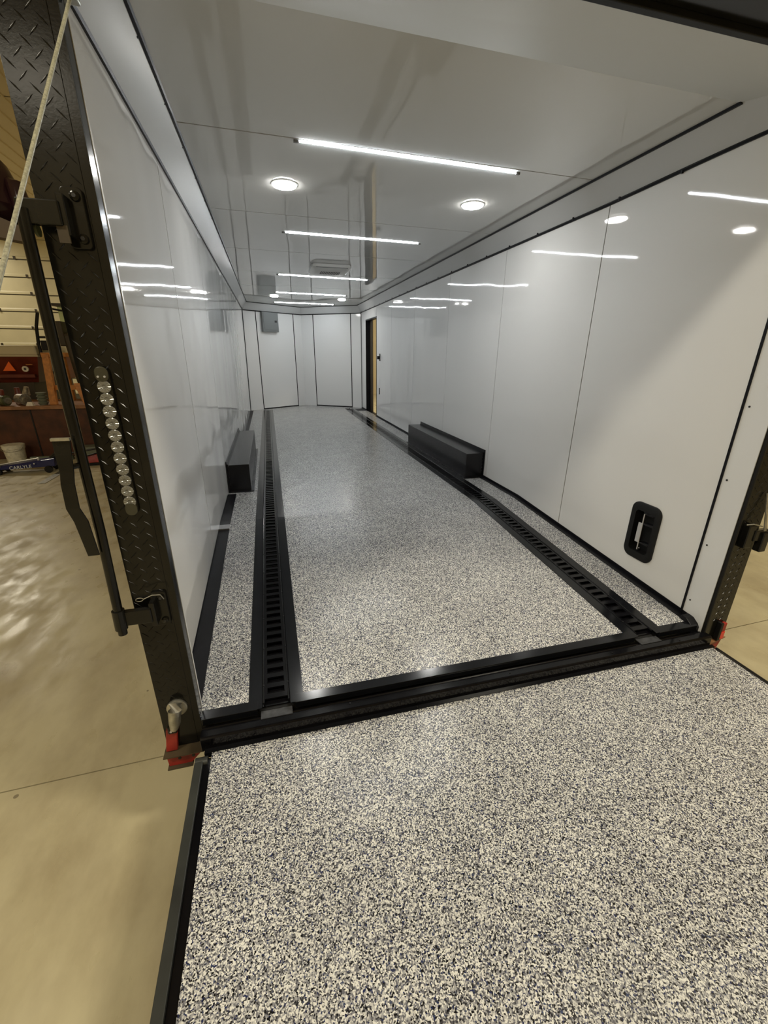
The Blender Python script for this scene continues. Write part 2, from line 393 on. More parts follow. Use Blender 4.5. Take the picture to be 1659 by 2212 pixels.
# sloped lining that closes the ceiling against the rear header
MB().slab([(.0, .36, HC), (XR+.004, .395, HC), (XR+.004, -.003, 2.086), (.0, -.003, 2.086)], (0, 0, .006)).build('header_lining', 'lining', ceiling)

# coves (canted strips) and the black beads along them
CW = .10
cv = MB()
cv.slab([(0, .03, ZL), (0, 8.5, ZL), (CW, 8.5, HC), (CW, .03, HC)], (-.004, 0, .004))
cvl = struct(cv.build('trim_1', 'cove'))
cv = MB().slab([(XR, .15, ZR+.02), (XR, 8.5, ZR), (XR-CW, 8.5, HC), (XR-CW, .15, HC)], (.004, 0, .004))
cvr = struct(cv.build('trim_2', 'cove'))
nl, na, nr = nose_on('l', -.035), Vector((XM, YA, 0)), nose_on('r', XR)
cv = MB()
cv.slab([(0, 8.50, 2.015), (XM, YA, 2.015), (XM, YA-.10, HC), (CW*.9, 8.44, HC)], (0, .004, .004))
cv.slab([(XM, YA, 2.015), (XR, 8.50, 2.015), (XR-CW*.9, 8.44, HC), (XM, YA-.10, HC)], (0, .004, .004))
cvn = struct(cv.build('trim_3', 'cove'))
def bead(path, r, parent=None, name='bead', mat='black_trim', n=6): return MB().tube(path, r, n).build(name, mat, parent, smooth=True)
bead([(.003, .03, ZL), (.003, 8.49, ZL)], .0095, cvl); bead([(CW, .40, HC-.001), (CW, 8.44, HC-.001)], .0095, cvl)
bead([(XR-.003, -.01, ZR+.025), (XR-.003, .4, ZR+.025), (XR-.003, 1.2, ZR+.01), (XR-.003, 8.49, ZR)], .0095, cvr)
bead([(XR-CW, .385, HC-.001), (XR-CW, 8.44, HC-.001)], .0095, cvr)
bead([(.003, 8.49, 2.015), (XM, YA-.008, 2.015), (XR-.003, 8.49, 2.015)], .009, cvn)
bead([(CW, 8.44, HC-.001), (XM, YA-.10, HC-.001), (XR-CW, 8.44, HC-.001)], .008, cvn)
for i in range(20):      # little screw tabs on the beads
    y = .6+i*.405
    MB().box(CW-.022, CW-.006, y, y+.008, HC-.012, HC-.004).build('bead_clip', 'black_trim', cvl)
    MB().box(XR-.013, XR-.002, y+.1, y+.108, ZR+.006, ZR+.024).build('bead_clip', 'black_trim', cvr)
# corner beads at the nose and the right rear jamb
t4 = struct(MB().box(XR-.007, XR+.001, .094, .104, -.115, 2.02).build('trim_4', 'black_trim'))
t5 = struct(MB().tube([(XR-.004, 8.485, .0), (XR-.004, 8.485, 2.015)], .008, 6).build('trim_5', 'black_trim'))
t6 = struct(MB().tube([(wx(0)+.004, 8.485, .0), (.003, 8.485, 2.015)], .009, 6).build('trim_6', 'black_trim'))

# base trims that follow the dropped tail of the floor
def base_trim(xin, xout, zup, y0, y1, name):
    mb = MB(); segs = [(y0, YB), (YB, y1)] if y0 < YB else [(y0, y1)]
    lo, hi = sorted((xin, xout))
    for a, b_ in segs:
        mb.hexa([(lo,a,fz(a)-.001),(hi,a,fz(a)-.001),(hi,b_,fz(b_)-.001),(lo,b_,fz(b_)-.001),(lo,a,fz(a)+.004),(hi,a,fz(a)+.004),(hi,b_,fz(b_)+.004),(lo,b_,fz(b_)+.004)])
        lo2, hi2 = sorted((xout, xout+(.004 if xin > xout else -.004)))
        mb.hexa([(lo2,a,fz(a)),(hi2,a,fz(a)),(hi2,b_,fz(b_)),(lo2,b_,fz(b_)),(lo2,a,fz(a)+zup),(hi2,a,fz(a)+zup),(hi2,b_,fz(b_)+zup),(lo2,b_,fz(b_)+zup)])
    return struct(mb.build(name, 'black_trim'))
bl = base_trim(.040, -.036, .012, .03, 2.44, 'baseboard_left')
MB().box(-.036, .042, 1.62, 1.70, fz(1.66)+.001, fz(1.66)+.011).build('joint_clip', 'grey_mill', bl)
base_trim(.022, -.036, .012, 4.36, 8.47, 'baseboard_left')
br = base_trim(XR-.045, XR, .022, .03, 2.44, 'baseboard_right')
MB().prism([(-.012, -.165), (-.012, -.135), (.0, -.118), (.03, -.098), (.06, -.095), (.06, -.165)], 'x', XR-.05, XR+.0).build('end_cap', 'black_trim', br, bevel=.003)
base_trim(XR-.030, XR, .022, 4.36, 7.075, 'baseboard_right')
base_trim(XR-.030, XR, .022, 8.02, 8.49, 'baseboard_right')

# ------------------------------------------------------------------ floor tie-down tracks
def track(xc, y0, y1, label):
    t = thing('cargo_track', label, 'floor track', (xc, y0, fz(y0)), 'slotted tie-down tracks in the trailer floor')
    hw = .1077
    def strip(mb, u0, u1, za, zb, a, b_):
        lo, hi = xc+u0, xc+u1; cuts = [a]+([YB] if a < YB < b_ else [])+[b_]
        for p, q in zip(cuts[:-1], cuts[1:]):
            mb.hexa([(lo,p,fz(p)+za),(hi,p,fz(p)+za),(hi,q,fz(q)+za),(lo,q,fz(q)+za),(lo,p,fz(p)+zb),(hi,p,fz(p)+zb),(hi,q,fz(q)+zb),(lo,q,fz(q)+zb)])
    for s_ in (-1, 1):
        mb = MB(); a_, b2 = sorted((s_*.055, s_*hw)); strip(mb, a_, b2, -.001, .004, -.01 if s_*1 else 0, y1)
        mb.build('flat_trim', 'black_flat', t)
        mb = MB(); path = [(xc+s_*.0495, y0, fz(y0)+.002), (xc+s_*.0495, YB, .002), (xc+s_*.0495, y1, .002)]
        mb.tube(path, .0045, 8); mb.build('edge_bead', 'black_rail', t, smooth=True)
        y = .10
        while y < 3.4:
            MB().tube([(xc+s_*.0495, y, fz(y)+.005), (xc+s_*.0495, y, fz(y)+.009)], .0032, 6).build('screw', 'screw', t); y += .055*4
    rail = MB(); sw = .0340
    strip(rail, -.0455, -sw, -.003, .003, y0+.02, y1); strip(rail, sw, .0455, -.003, .003, y0+.02, y1)
    strip(rail, -.055, .055, -.022, -.014, y0, y1)                       # dark channel under the rail
    y = y0+.02; pitch = .0545; sl = .026
    while y+pitch < y1:
        strip(rail, -sw, sw, -.003, .003, y, y+pitch-sl); y += pitch
    strip(rail, -sw, sw, -.003, .003, y, y1)
    rail.build('slotted_rail', 'black_rail', t)
    y = y0+.02                                                             # pressed lips round the nearest slots
    while y < 3.6:
        a_ = y+pitch-sl; sl_lip = MB()
        strip(sl_lip, -sw-.0018, -sw, .002, .0048, a_-.001, a_+sl+.001)
        strip(sl_lip, sw, sw+.0018, .002, .0048, a_-.001, a_+sl+.001)
        strip(sl_lip, -sw, sw, .002, .0045, a_+sl, a_+sl+.0016); strip(sl_lip, -sw, sw, .002, .0045, a_-.0016, a_)
        sl_lip.build('slot_lip', 'black_rail', t)
        y += pitch
    return t
track(.330, .012, 8.47, 'black slotted tie-down track in the floor on the left, near the left wall')
track(2.142, .012, 8.05, 'black slotted tie-down track in the floor on the right, running towards the side door')

# ------------------------------------------------------------------ rear sill
sill = thing('rear_sill', 'black stepped steel sill between the speckled floor and the ramp', 'sill', (XM, -.04, -.2))
for a_, b_ in ((.049, .2565), (.404, 2.068), (2.216, 2.462)):
    MB().hexa([(a_,-.013,-.150),(b_,-.013,-.150),(b_,.031,-.150),(a_,.031,-.150),(a_,-.013,fz(-.013)+.004),(b_,-.013,fz(-.013)+.004),(b_,.031,fz(.031)+.0045),(a_,.031,fz(.031)+.0045)]).build('floor_edge_trim', 'black_flat', sill, bevel=.001)
MB().prism([(-.03,-.20),(-.03,-.158),(-.022,-.154),(-.013,-.158),(-.013,-.20)], 'x', .049, 2.474).build('channel', 'black_rail', sill)
MB().prism([(-.076,-.21),(-.076,-.156),(-.072,-.151),(-.067,-.149),(-.034,-.149),(-.030,-.153),(-.030,-.21)], 'x', .049, 2.49).build('sill_plate', 'black_sill', sill, bevel=.0015)
for a_ in (.268, 2.085):
    MB().box(a_, a_+.122, -.040, .013, -.150, -.146).build('dull_plate', 'dull_patch', sill)
MB().prism([(-.094,-.225),(-.094,-.203),(-.076,-.200),(-.076,-.225)], 'x', .060, 2.505).build('hinge_flap', 'black_flat', sill)
for x, y in ((.62,-.045), (.9,-.085), (1.35,-.05), (1.9,-.052), (2.3,-.058)):
    MB().tube([(x, y, -.2 if y < -.07 else -.149), (x, y, -.197 if y < -.07 else -.146)], .003, 8).build('rivet', 'screw', sill)

# ------------------------------------------------------------------ ramp
ramp = thing('ramp_door', 'long lowered ramp with speckled white, grey and blue flake coating in front', 'ramp', (XM, -1.1, -.24))
RE = -2.06
def rz(y): return -.203+.012*(y+.09)
MB().hexa([(.087,RE,rz(RE)-.02),(2.487,RE,rz(RE)-.02),(2.487,-.095,rz(-.095)-.02),(.087,-.095,rz(-.095)-.02),
           (.087,RE,rz(RE)),(2.487,RE,rz(RE)),(2.487,-.095,rz(-.095)),(.087,-.095,rz(-.095))]).build('deck', 'flake', ramp)
def rail_(x0, x1, dz0, dz1, nm, mt, ya=-.11):
    MB().hexa([(x0,RE,rz(RE)+dz0),(x1,RE,rz(RE)+dz0),(x1,ya,rz(ya)+dz0),(x0,ya,rz(ya)+dz0),(x0,RE,rz(RE)+dz1),(x1,RE,rz(RE)+dz1),(x1,ya,rz(ya)+dz1),(x0,ya,rz(ya)+dz1)]).build(nm, mt, ramp, bevel=.002)
rail_(.031, .060, -.075, .004, 'side_rail', 'ramp_frame', -.125); rail_(.060, .087, -.06, -.006, 'side_channel', 'black_rail')
rail_(2.487, 2.497, -.06, .003, 'side_channel', 'black_rail'); rail_(2.497, 2.507, -.075, .004, 'side_rail', 'black_trim', -.10)
MB().box(.031, 2.507, RE-.05, RE, rz(RE)-.075, rz(RE)+.004).build('end_rail', 'ramp_frame', ramp, bevel=.003)
MB().hexa([(.06,RE,rz(RE)-.075),(2.49,RE,rz(RE)-.075),(2.49,-.11,rz(-.11)-.065),(.06,-.11,rz(-.11)-.065),
           (.06,RE,rz(RE)-.021),(2.49,RE,rz(RE)-.021),(2.49,-.11,rz(-.11)-.021),(.06,-.11,rz(-.11)-.021)]).build('underside', 'ramp_frame', ramp)
MB().tube([(.032,-.118,-.215), (.075,-.118,-.215)], .018, 12).build('hinge_knuckle', 'ramp_frame', ramp, smooth=True)

# lift cables that carry the ramp
def cable(p, q, label):
    mb = MB(); n_ = 40; path = []
    for i in range(n_+1):
        t_ = i/n_; c_ = Vector(p).lerp(Vector(q), t_); path.append(c_)
    o = mb.tube(path, .0034, 10).build('lift_cable', 'rope', None, smooth=True)
    return tag(o, label, 'cable', 'ramp lift cables')
lc = cable((.0720, .0184, 1.927), (.0387, -2.0, -.20), 'pale twisted cable slanting across the left diamond plate post')
MB().box(.046, .080, -.002, .036, 1.908, 1.945).build('anchor_eye', 'galv', lc, bevel=.004)

# ------------------------------------------------------------------ diamond plate posts
def post(x0, x1, y, side, label, z0, z1):
    t = thing('rear_post', label, 'post', ((x0+x1)/2, y+.03, z0))
    s_ = 1 if side == 'l' else -1     # smooth band lies on the trailer side
    if side == 'l': px0, px1, bx0, bx1 = x0, x1-.022, x1-.022, x1
    else: px0, px1, bx0, bx1 = x0+.022, x1, x0, x0+.022
    MB().box(x0, x1, y+.001, y+.055, z0, z1).build('post_core', 'black_steel', t, bevel=.003)
    MB().box(px0, px1, y-.003, y+.0015, z0, z1).build('diamond_plate', 'black_steel', t, bevel=.001)
    MB().box(bx0, bx1, y-.0015, y+.002, z0, z1).build('smooth_edge', 'black_steel', t)
    mb = MB(); p_ = .0285; zc0 = (z0+z1)/2; xc0 = (px0+px1)/2; zlo = z0+(.20 if side == 'l' else .12)
    for i in range(-70, 71):
        for j in range(-70, 71):
            x = xc0+(i-j)*p_*.7071; z = zc0+(i+j)*p_*.7071
            if not (px0+.007 < x < px1-.007 and zlo < z < z1-.02): continue
            a = PI/4 if (i+j) % 2 else -PI/4
            ca, sa = math.cos(a), math.sin(a); L_, W_, Hh = .0162, .0020, .0020
            pts = [(-L_, 0, 0), (0, -W_, 0), (L_, 0, 0), (0, W_, 0), (-L_*.55, 0, Hh), (L_*.55, 0, Hh)]
            mb.poly([(x+u*ca-w2*sa, y-.003-h_, z+u*sa+w2*ca) for u, w2, h_ in pts], [(0,1,4),(1,5,4),(1,2,5),(2,3,5),(3,4,5),(3,0,4)])
    tr = mb.build('raised_treads', 'tread', t); tr['kind'] = 'stuff'
    return t
lp = post(-.087, .045, .0, 'l', 'tall black diamond plate rear post on the left with a round-lens lamp strip', -.235, 2.10)
MB().box(.0452, .0468, .046, .0555, -.175, 2.09).build('edge_lip', 'strip_white', lp)
MB().box(-.035, .0455, .056, .060, -.17, 2.09).build('return_sheet', 'strip_white', lp)
rp = post(XR+.003, 2.632, -.024, 'r', 'black diamond plate rear post on the right beside the white jamb', -.215, 2.10)
MB().box(XR+.004, XR+.016, -.040, -.020, -.19, 2.09).build('rubber_seal', 'rubber', rp, bevel=.003)

# header over the opening
hd = thing('rear_header', 'dark header beam across the top of the trailer opening', 'beam', (XM, -.07, 2.084))
MB().box(.046, XR+.16, -.16, -.004, 2.102, 2.36).build('beam', 'black_steel', hd, bevel=.004)
MB().box(.046, XR+.02, -.028, -.004, 2.084, 2.104).build('rubber_seal', 'rubber', hd, bevel=.003)
MB().box(-.087, .046, -.03, -.004, 2.104, 2.36).build('corner_block', 'black_steel', hd)

# round-lens lamp strip on the left post
lb = thing('lamp_strip', 'slim clear lamp strip with eleven round lenses on the left post', 'light', (-.026, -.005, .73))
MB().prism(rrect(-.0255, .942, .0185, .212, .0175), 'y', -.014, -.003).build('housing', 'galv', lb, bevel=.003).data.materials[0] = M['black_steel']
for z in (1.137, .748): MB().prism(rrect(-.0255, z, .0165, .020, .015), 'y', -.019, -.013).build('end_boss', 'boss', lb, bevel=.002)
lens_me = None
for k in range(11):
    z = 1.1045-k*.0333
    if lens_me is None:
        mb = MB(); n_ = 24; vs = []; rr = [(.0168, 0), (.0168, -.003), (.0150, -.0045), (.006, -.0035), (.0045, -.002)]
        for r_, h_ in rr: vs += [(r_*math.cos(2*PI*i/n_), h_, r_*math.sin(2*PI*i/n_)) for i in range(n_)]
        fs = [(a_*n_+i, a_*n_+(i+1) % n_, (a_+1)*n_+(i+1) % n_, (a_+1)*n_+i) for a_ in range(4) for i in range(n_)]
        fs += [tuple(range(n_-1, -1, -1)), tuple(4*n_+i for i in range(n_))]
        mb.poly(vs, fs); o = mb.build('lens', 'lens', lb, smooth=True); lens_me = o
        o.location = (-.0255, -.014, z)
    else:
        o = lens_me.copy(); COL.objects.link(o); o.location = (-.0255, -.014, z)
for z in (1.131,):
    for dx in (-.008, .008):
        MB().tube([(-.0255+dx, -.020, z), (-.0255+dx, -.0225, z)], .0028, 8).build('screw', 'silver', lb)

# cam lock bar beside the left post
cb_ = thing('cam_lock_bar', 'long black round lock bar with a flat cranked handle beside the left post', 'lock bar', (-.11, -.05, .32))
MB().tube([(-.1005, -.05, 1.50), (-.1075, -.05, 1.10), (-.1085, -.05, .70), (-.1185, -.05, .335)], .0135, 16).build('rod', 'black_steel', cb_, smooth=True)
MB().tube([(-.1163, -.05, .425), (-.1185, -.05, .355)], .0185, 16).build('collar', 'black_steel', cb_, smooth=True)
# crank handle, a flat bar with two bends
hp = [(-.133, -.080, .975), (-.1365, -.080, .936), (-.1385, -.082, .887), (-.1425, -.086, .857), (-.1460, -.086, .786), (-.137, -.080, .744), (-.1315, -.072, .632)]
hw_ = [.021, .0195, .0165, .0165, .0165, .0175, .0150]
mb = MB(); vs = []
for (x, y, z), h_ in zip(hp, hw_): vs += [(x-h_, y-.003, z), (x+h_, y-.003, z), (x+h_, y+.003, z), (x-h_, y+.003, z)]
fs = [(0,1,2,3), tuple(4*(len(hp)-1)+i for i in (3,2,1,0))]
for i in range(len(hp)-1):
    for k in range(4): fs.append((4*i+k, 4*i+(k+1) % 4, 4*i+4+(k+1) % 4, 4*i+4+k))
mb.poly(vs, fs).build('handle', 'black_steel', cb_, bevel=.0015)
MB().box(-.155, -.111, -.088, -.076, .974, .981).build('handle_cap', 'galv', cb_)
MB().tube([(-.112, -.05, .90), (-.133, -.078, .90)], .008, 8).build('pivot', 'black_steel', cb_)
# upper and lower brackets
def bracket(z, up_):
    b0 = MB().box(-.112, -.025, -.052, -.030, z-.027, z+.024).build('bracket_arm', 'black_steel', cb_, bevel=.003)
    bpl = MB().prism(rrect(-.006, z-.002, .024, .064, .010), 'y', -.014, -.003).build('bracket_plate', 'black_steel', cb_, bevel=.002)
    MB().box(-.030, -.014, -.045, -.012, z-.045, z+.040).build('bracket_web', 'black_steel', cb_, bevel=.002)
    for dz in (.043, -.045):
        MB().tube([(.002, -.014, z+dz), (.002, -.020, z+dz), (.002, -.022, z+dz)], .0, 14, rs=[.0115, .0105, .006]).build('bolt', 'black_steel', bpl, smooth=True)
        MB().tube([(.002, -.021, z+dz), (.002, -.0245, z+dz)], .0048, 6).build('bolt_core', 'dark_slot', bpl)
bracket(1.497, 1)
MB().box(-.041, -.018, -.046, -.040, 1.436, 1.472).build('keeper', 'galv', cb_).data.materials[0] = M['cab']
MB().tube([(-.090, -.030, 1.462), (-.084, -.030, 1.462)], .014, 14).build('end_plug', 'cream', cb_, smooth=True).data.materials[0] = M['olive']
bracket(.390, 0)
pin = MB(); ring = [(-.049+.011*math.cos(a_*PI/8), -.050, .453+.006*math.sin(a_*PI/8)) for a_ in range(17)]
pin.tube(ring, .0014, 6, caps=False).tube([(-.038, -.050, .453), (-.012, -.046, .462), (.012, -.046, .460)], .0016, 6).build('safety_pin', 'galv', cb_, smooth=True)
MB().tube([(.012, -.046, .460), (.018, -.04, .44)], .0016, 6).build('safety_pin_tail', 'galv', cb_)

# clearance lamp and red bracket at the foot of the left post
hl = thing('hold_down_catch', 'worn metal spring catch with red tab at the foot of the left post', 'catch', (-.05, -.02, -.24))
MB().tube([(-.024, -.003, -.045), (-.024, -.010, -.045), (-.024, -.013, -.045)], .0, 20, rs=[.036, .036, .030]).build('round_plate', 'galv', hl, smooth=True)
MB().tube([(-.024, -.013, -.02), (-.026, -.030, -.035), (-.034, -.036, -.09), (-.040, -.036, -.115)], .0, 14, rs=[.024, .023, .020, .014]).build('spring_cup', 'galv', hl, smooth=True)
MB().box(-.062, -.030, -.042, -.020, -.132, -.098).build('pivot_block', 'black_steel', hl, bevel=.004)
MB().tube([(-.050, -.043, -.118), (-.050, -.046, -.118)], .004, 8).build('rivet', 'silver', hl)
MB().hexa([(-.088,-.024,-.232),(-.048,-.024,-.232),(-.048,-.005,-.232),(-.088,-.005,-.232),(-.070,-.034,-.122),(-.032,-.034,-.122),(-.032,-.015,-.122),(-.070,-.015,-.122)]).build('red_tab', 'red', hl, bevel=.002)
rb = thing('corner_bracket', 'red painted angle bracket under the left rear corner', 'bracket', (-.02, -.02, -.31))
MB().box(-.095, .048, -.05, .05, -.240, -.235).build('top_plate', 'galv', rb).data.materials[0] = M['cab']
MB().hexa([(-.086,-.030,-.300),(-.005,-.030,-.300),(-.005,.05,-.300),(-.086,.05,-.300),(-.090,-.030,-.2405),(.050,-.030,-.2405),(.050,.05,-.2405),(-.090,.05,-.2405)]).build('web', 'red', rb)
MB().hexa([(.046,-.030,-.262),(.054,-.030,-.262),(.054,.05,-.262),(.046,.05,-.262),(.046,-.030,-.236),(.054,-.030,-.236),(.054,.05,-.236),(.046,.05,-.236)]).build('end_lug', 'red', rb)
MB().box(-.090, .000, -.045, .05, -.306, -.300).build('bottom_plate', 'galv', rb).data.materials[0] = M['cab']
for x in (-.045, .004): MB().tube([(x, -.030, -.268), (x, -.0315, -.268)], .006, 12).build('bolt_hole', 'dark_slot', rb)

# right foot: lamp and bracket
rl = thing('side_lamp', 'small red marker lamp at the foot of the right post', 'light', (2.60, -.04, -.21))
MB().box(2.570, 2.588, -.050, -.026, -.212, -.105).build('lamp_base', 'rubber', rl, bevel=.003)
MB().box(2.588, 2.618, -.048, -.028, -.209, -.160).build('lens', 'red_lens', rl, bevel=.005)
MB().box(2.586, 2.614, -.048, -.028, -.160, -.108).build('upper_lens', 'red', rl, bevel=.005)
rb2 = thing('corner_bracket', 'red painted bracket under the right rear corner beside the ramp hinge', 'bracket', (2.57, -.03, -.29))
MB().prism([(2.50,-.060), (2.66,-.030), (2.62,.05), (2.50,.05)], 'z', -.221, -.215).build('top_plate', 'galv', rb2).data.materials[0] = M['edge_wood']
MB().hexa([(2.53,-.035,-.30),(2.60,-.035,-.30),(2.60,.03,-.30),(2.53,.03,-.30),(2.51,-.04,-.222),(2.625,-.035,-.222),(2.625,.03,-.222),(2.51,.03,-.222)]).build('web', 'red', rb2)
# latch on the right post
la = thing('cam_latch', 'black bar latch with bare metal strap on the right post', 'latch', (2.57, -.05, .39))
MB().box(2.520, 2.566, -.060, -.027, .335, .450).build('latch_body', 'black_steel', la, bevel=.004)
MB().box(2.560, 2.645, -.066, -.040, .370, .425).build('bar_arm', 'black_steel', la, bevel=.004)
MB().box(2.600, 2.640, -.078, -.044, .315, .412).build('keeper', 'black_steel', la, bevel=.004)
MB().tube([(2.515, -.045, .452), (2.54, -.058, .458), (2.59, -.062, .445)], .003, 8).build('wire_clip', 'galv', la)
MB().hexa([(2.592,-.075,.425),(2.606,-.075,.425),(2.606,-.071,.425),(2.592,-.071,.425),(2.585,-.040,.60),(2.597,-.040,.60),(2.597,-.036,.60),(2.585,-.036,.60)]).build('strap', 'galv', la)

# ------------------------------------------------------------------ things inside the trailer
def wheel_box(side):
    s_ = 1 if side == 'l' else -1
    X = (lambda d: -.028+d) if side == 'l' else (lambda d: XR-d)
    def bx(mb, a_, b_, *r): lo, hi = sorted((X(a_), X(b_))); return mb.box(lo, hi, *r)
    lab = 'black sheet metal wheel box against the left wall' if side == 'l' else 'black sheet metal wheel box against the right wall'
    t = thing('wheel_box', lab, 'wheel box', (X(.1), 3.4, 0), 'black wheel boxes along the trailer walls')
    y0, y1 = 2.44, 4.36; 
    if side == 'l': y0 = 2.52
    bx(MB(), .004, .197, y0, y1, .004, .250).build('box', 'box_black', t, bevel=.003)
    bx(MB(), .002, .010, y0-.02, y1+.02, .004, .285).build('wall_flange', 'box_black', t, bevel=.001)
    bx(MB(), .197, .221, y0, y1, .004, .009).build('floor_flange', 'box_black', t)
    bx(MB(), .0, .221, y0-.035, y0, .004, .009).build('end_flange', 'box_black', t)
    bx(MB(), .010, .022, y0-.004, y1, .250, .258).build('seal_bead', 'black_rail', t)
    for k in range(6):
        z = .06+k*.035; bx(MB(), .016, .022, y0-.003, y0+.0, z, z+.010).build('rivet', 'screw', t)
    for k in range(9):
        y = y0+.1+k*.2; x = X(.209); MB().tube([(x, y, .009), (x, y, .012)], .004, 8).build('screw', 'screw', t)
    return t
wheel_box('l'); wheel_box('r')

# side door with black frame, opening to the shop
d1 = MB(); DY0, DY1, DZ = 7.075, 8.02, 1.84
d1.box(XR-.004, XR+.10, DY0-.012, DY0+.012, -.02, DZ+.012).box(XR-.004, XR+.10, DY1-.012, DY1+.012, -.02, DZ+.012).box(XR-.004, XR+.10, DY0, DY1, DZ-.012, DZ+.012)
door1 = struct(d1.build('door_1', 'black_trim'))
MB().box(XR, XR+.11, DY0, DY1, -.03, -.012).build('threshold', 'black_trim', door1)
MB().box(XR+.085, XR+.10, 7.78, DY1-.012, -.02, DZ-.012).build('jamb_strip', 'cab', door1)
MB().box(2.26, XR-.0, 7.98, 8.30, .002, .006).build('step_plate', 'black_trim', door1)
# door catches on the wall
ct = thing('door_catch', 'small black catch on the right wall beside the side door at mid height', 'catch', (XR, 6.79, 1.12))
MB().box(XR-.012, XR, 6.775, 6.805, 1.06, 1.19).build('base', 'black_trim', ct, bevel=.003)
MB().box(XR-.05, XR-.012, 6.80, 6.84, 1.09, 1.15).build('tongue', 'black_trim', ct, bevel=.004)
ct = thing('door_stop', 'small black upright stop on the right wall below the catch', 'door stop', (XR, 6.82, .5))
MB().box(XR-.010, XR, 6.805, 6.835, .45, .57).build('base', 'black_trim', ct, bevel=.003)

# breaker panel on the nose wall
a_, b_ = nose_on('l', .345), nose_on('l', .675); dv = (b_-a_).normalized(); nv = Vector((dv.y, -dv.x, 0))
bpn = thing('breaker_panel', 'grey electrical breaker panel high on the far left nose wall', 'electrical panel', tuple((a_+b_)/2+Vector((0, 0, 1.62))))
def onp(u0, u1, z0, z1, o0, o1, nm, mt, bev=.003):
    p, q = a_+dv*u0, a_+dv*u1
    return MB().slab([p+nv*o0+Vector((0,0,z0)), q+nv*o0+Vector((0,0,z0)), q+nv*o0+Vector((0,0,z1)), p+nv*o0+Vector((0,0,z1))], nv*(o1-o0)).build(nm, mt, bpn, bevel=bev)
W_ = (b_-a_).length
onp(0, W_, 1.62, 2.008, .003, .075, 'cabinet_body', 'panel_grey')
onp(.02, W_-.02, 1.66, 2.0, .075, .083, 'cabinet_door', 'panel_grey')
onp(W_-.10, W_-.045, 1.81, 1.85, .083, .090, 'latch', 'dark_slot', .002)

# air vent cover on the ceiling
vt = thing('roof_vent', 'white rounded air unit cover with a row of dark slots on the ceiling', 'vent', (1.235, 4.42, HC-.05))
cvx = MB(); n_ = 28
outer = rrect(1.235, 4.42, .235, .27, .07); inner = rrect(1.235, 4.42, .195, .225, .05)
k_ = len(outer)
cvx.poly([(u, v_, HC-.002) for u, v_ in outer]+[(u, v_, HC-.03) for u, v_ in outer]+[(u, v_, HC-.055) for u, v_ in inner],
         [(i, (i+1) % k_, k_+(i+1) % k_, k_+i) for i in range(k_)]+[(k_+i, k_+(i+1) % k_, 2*k_+(i+1) % k_, 2*k_+i) for i in range(k_)]+[tuple(range(k_-1, -1, -1)), tuple(2*k_+i for i in range(k_))])
cvx.build('cover', 'vent', vt, smooth=True)
for i in range(12):
    x = 1.125+i*.020
    MB().box(x, x+.010, 4.33, 4.50, HC-.0575, HC-.0545).build('slot', 'dark_slot', vt)
MB().box(1.05, 1.42, 4.16, 4.185, HC-.040, HC-.034).build('grille', 'panel_grey', vt)

# LED strips
LABS = ['nearest long LED strip light across the ceiling', 'second LED strip light from the opening, across the ceiling', 'third LED strip light from the opening, beyond the roof vent',
        'fourth LED strip light from the opening, between the two far puck lights', 'farthest LED strip light by the nose wall']
SY = [(1.205, 1.262), (2.905, 2.965), (5.04, 5.15), (6.83, 6.94), (8.36, 8.45)]
for (a_y, b_y), lab in zip(SY, LABS):
    x0, x1 = .655, 1.865
    t = thing('led_strip', lab, 'ceiling light', ((x0+x1)/2, (a_y+b_y)/2, HC-.02), 'LED strips across the trailer ceiling')
    d = Vector((x1-x0, b_y-a_y, 0)).normalized(); n_ = Vector((-d.y, d.x, 0)); p0 = Vector((x0, a_y, 0)); L_ = (Vector((x1, b_y, 0))-p0).length
    def sb(u0, u1, w0, w1, z0, z1, nm, mt, bev=0):
        q = [p0+d*u0+n_*w0, p0+d*u1+n_*w0, p0+d*u1+n_*w1, p0+d*u0+n_*w1]
        return MB().hexa([(v_.x, v_.y, z0) for v_ in q]+[(v_.x, v_.y, z1) for v_ in q]).build(nm, mt, t, bevel=bev)
    sb(-.005, L_+.005, -.0068, .0068, HC-.0012, HC-.0002, 'channel', 'strip_body')
    sb(0, L_, -.0052, .0052, HC-.0062, HC-.0012, 'diffuser', 'led')
    sb(-.03, -.005, -.007, .007, HC-.012, HC-.0005, 'end_cap', 'strip_cap', .002); sb(L_+.005, L_+.03, -.007, .007, HC-.012, HC-.0005, 'end_cap', 'strip_cap', .002)
# puck lights
for (x, y), lab in zip([(.605, 1.80), (1.88, 1.835), (.63, 7.34), (1.90, 7.53)],
                       ['round puck light, near pair, left side of the ceiling', 'round puck light, near pair, right side of the ceiling',
                        'round puck light, far pair, left side of the ceiling', 'round puck light, far pair, right side of the ceiling']):
    t = thing('puck_light', lab, 'ceiling light', (x, y, HC-.012), 'round puck lights in the trailer ceiling')
    MB().tube([(x, y, HC-.0005), (x, y, HC-.004), (x, y, HC-.007)], 0, 32, rs=[.080, .080, .074]).build('trim_ring', 'puck_ring', t, smooth=True)
    MB().tube([(x, y, HC-.006), (x, y, HC-.013), (x, y, HC-.018), (x, y, HC-.021)], 0, 32, rs=[.074, .068, .050, .025]).build('lens', 'puck', t, smooth=True)

# recessed pull handle near the opening on the right wall
rh = thing('recessed_latch', 'black recessed paddle latch with silver lever low on the right wall', 'latch', (XR, .45, .2))

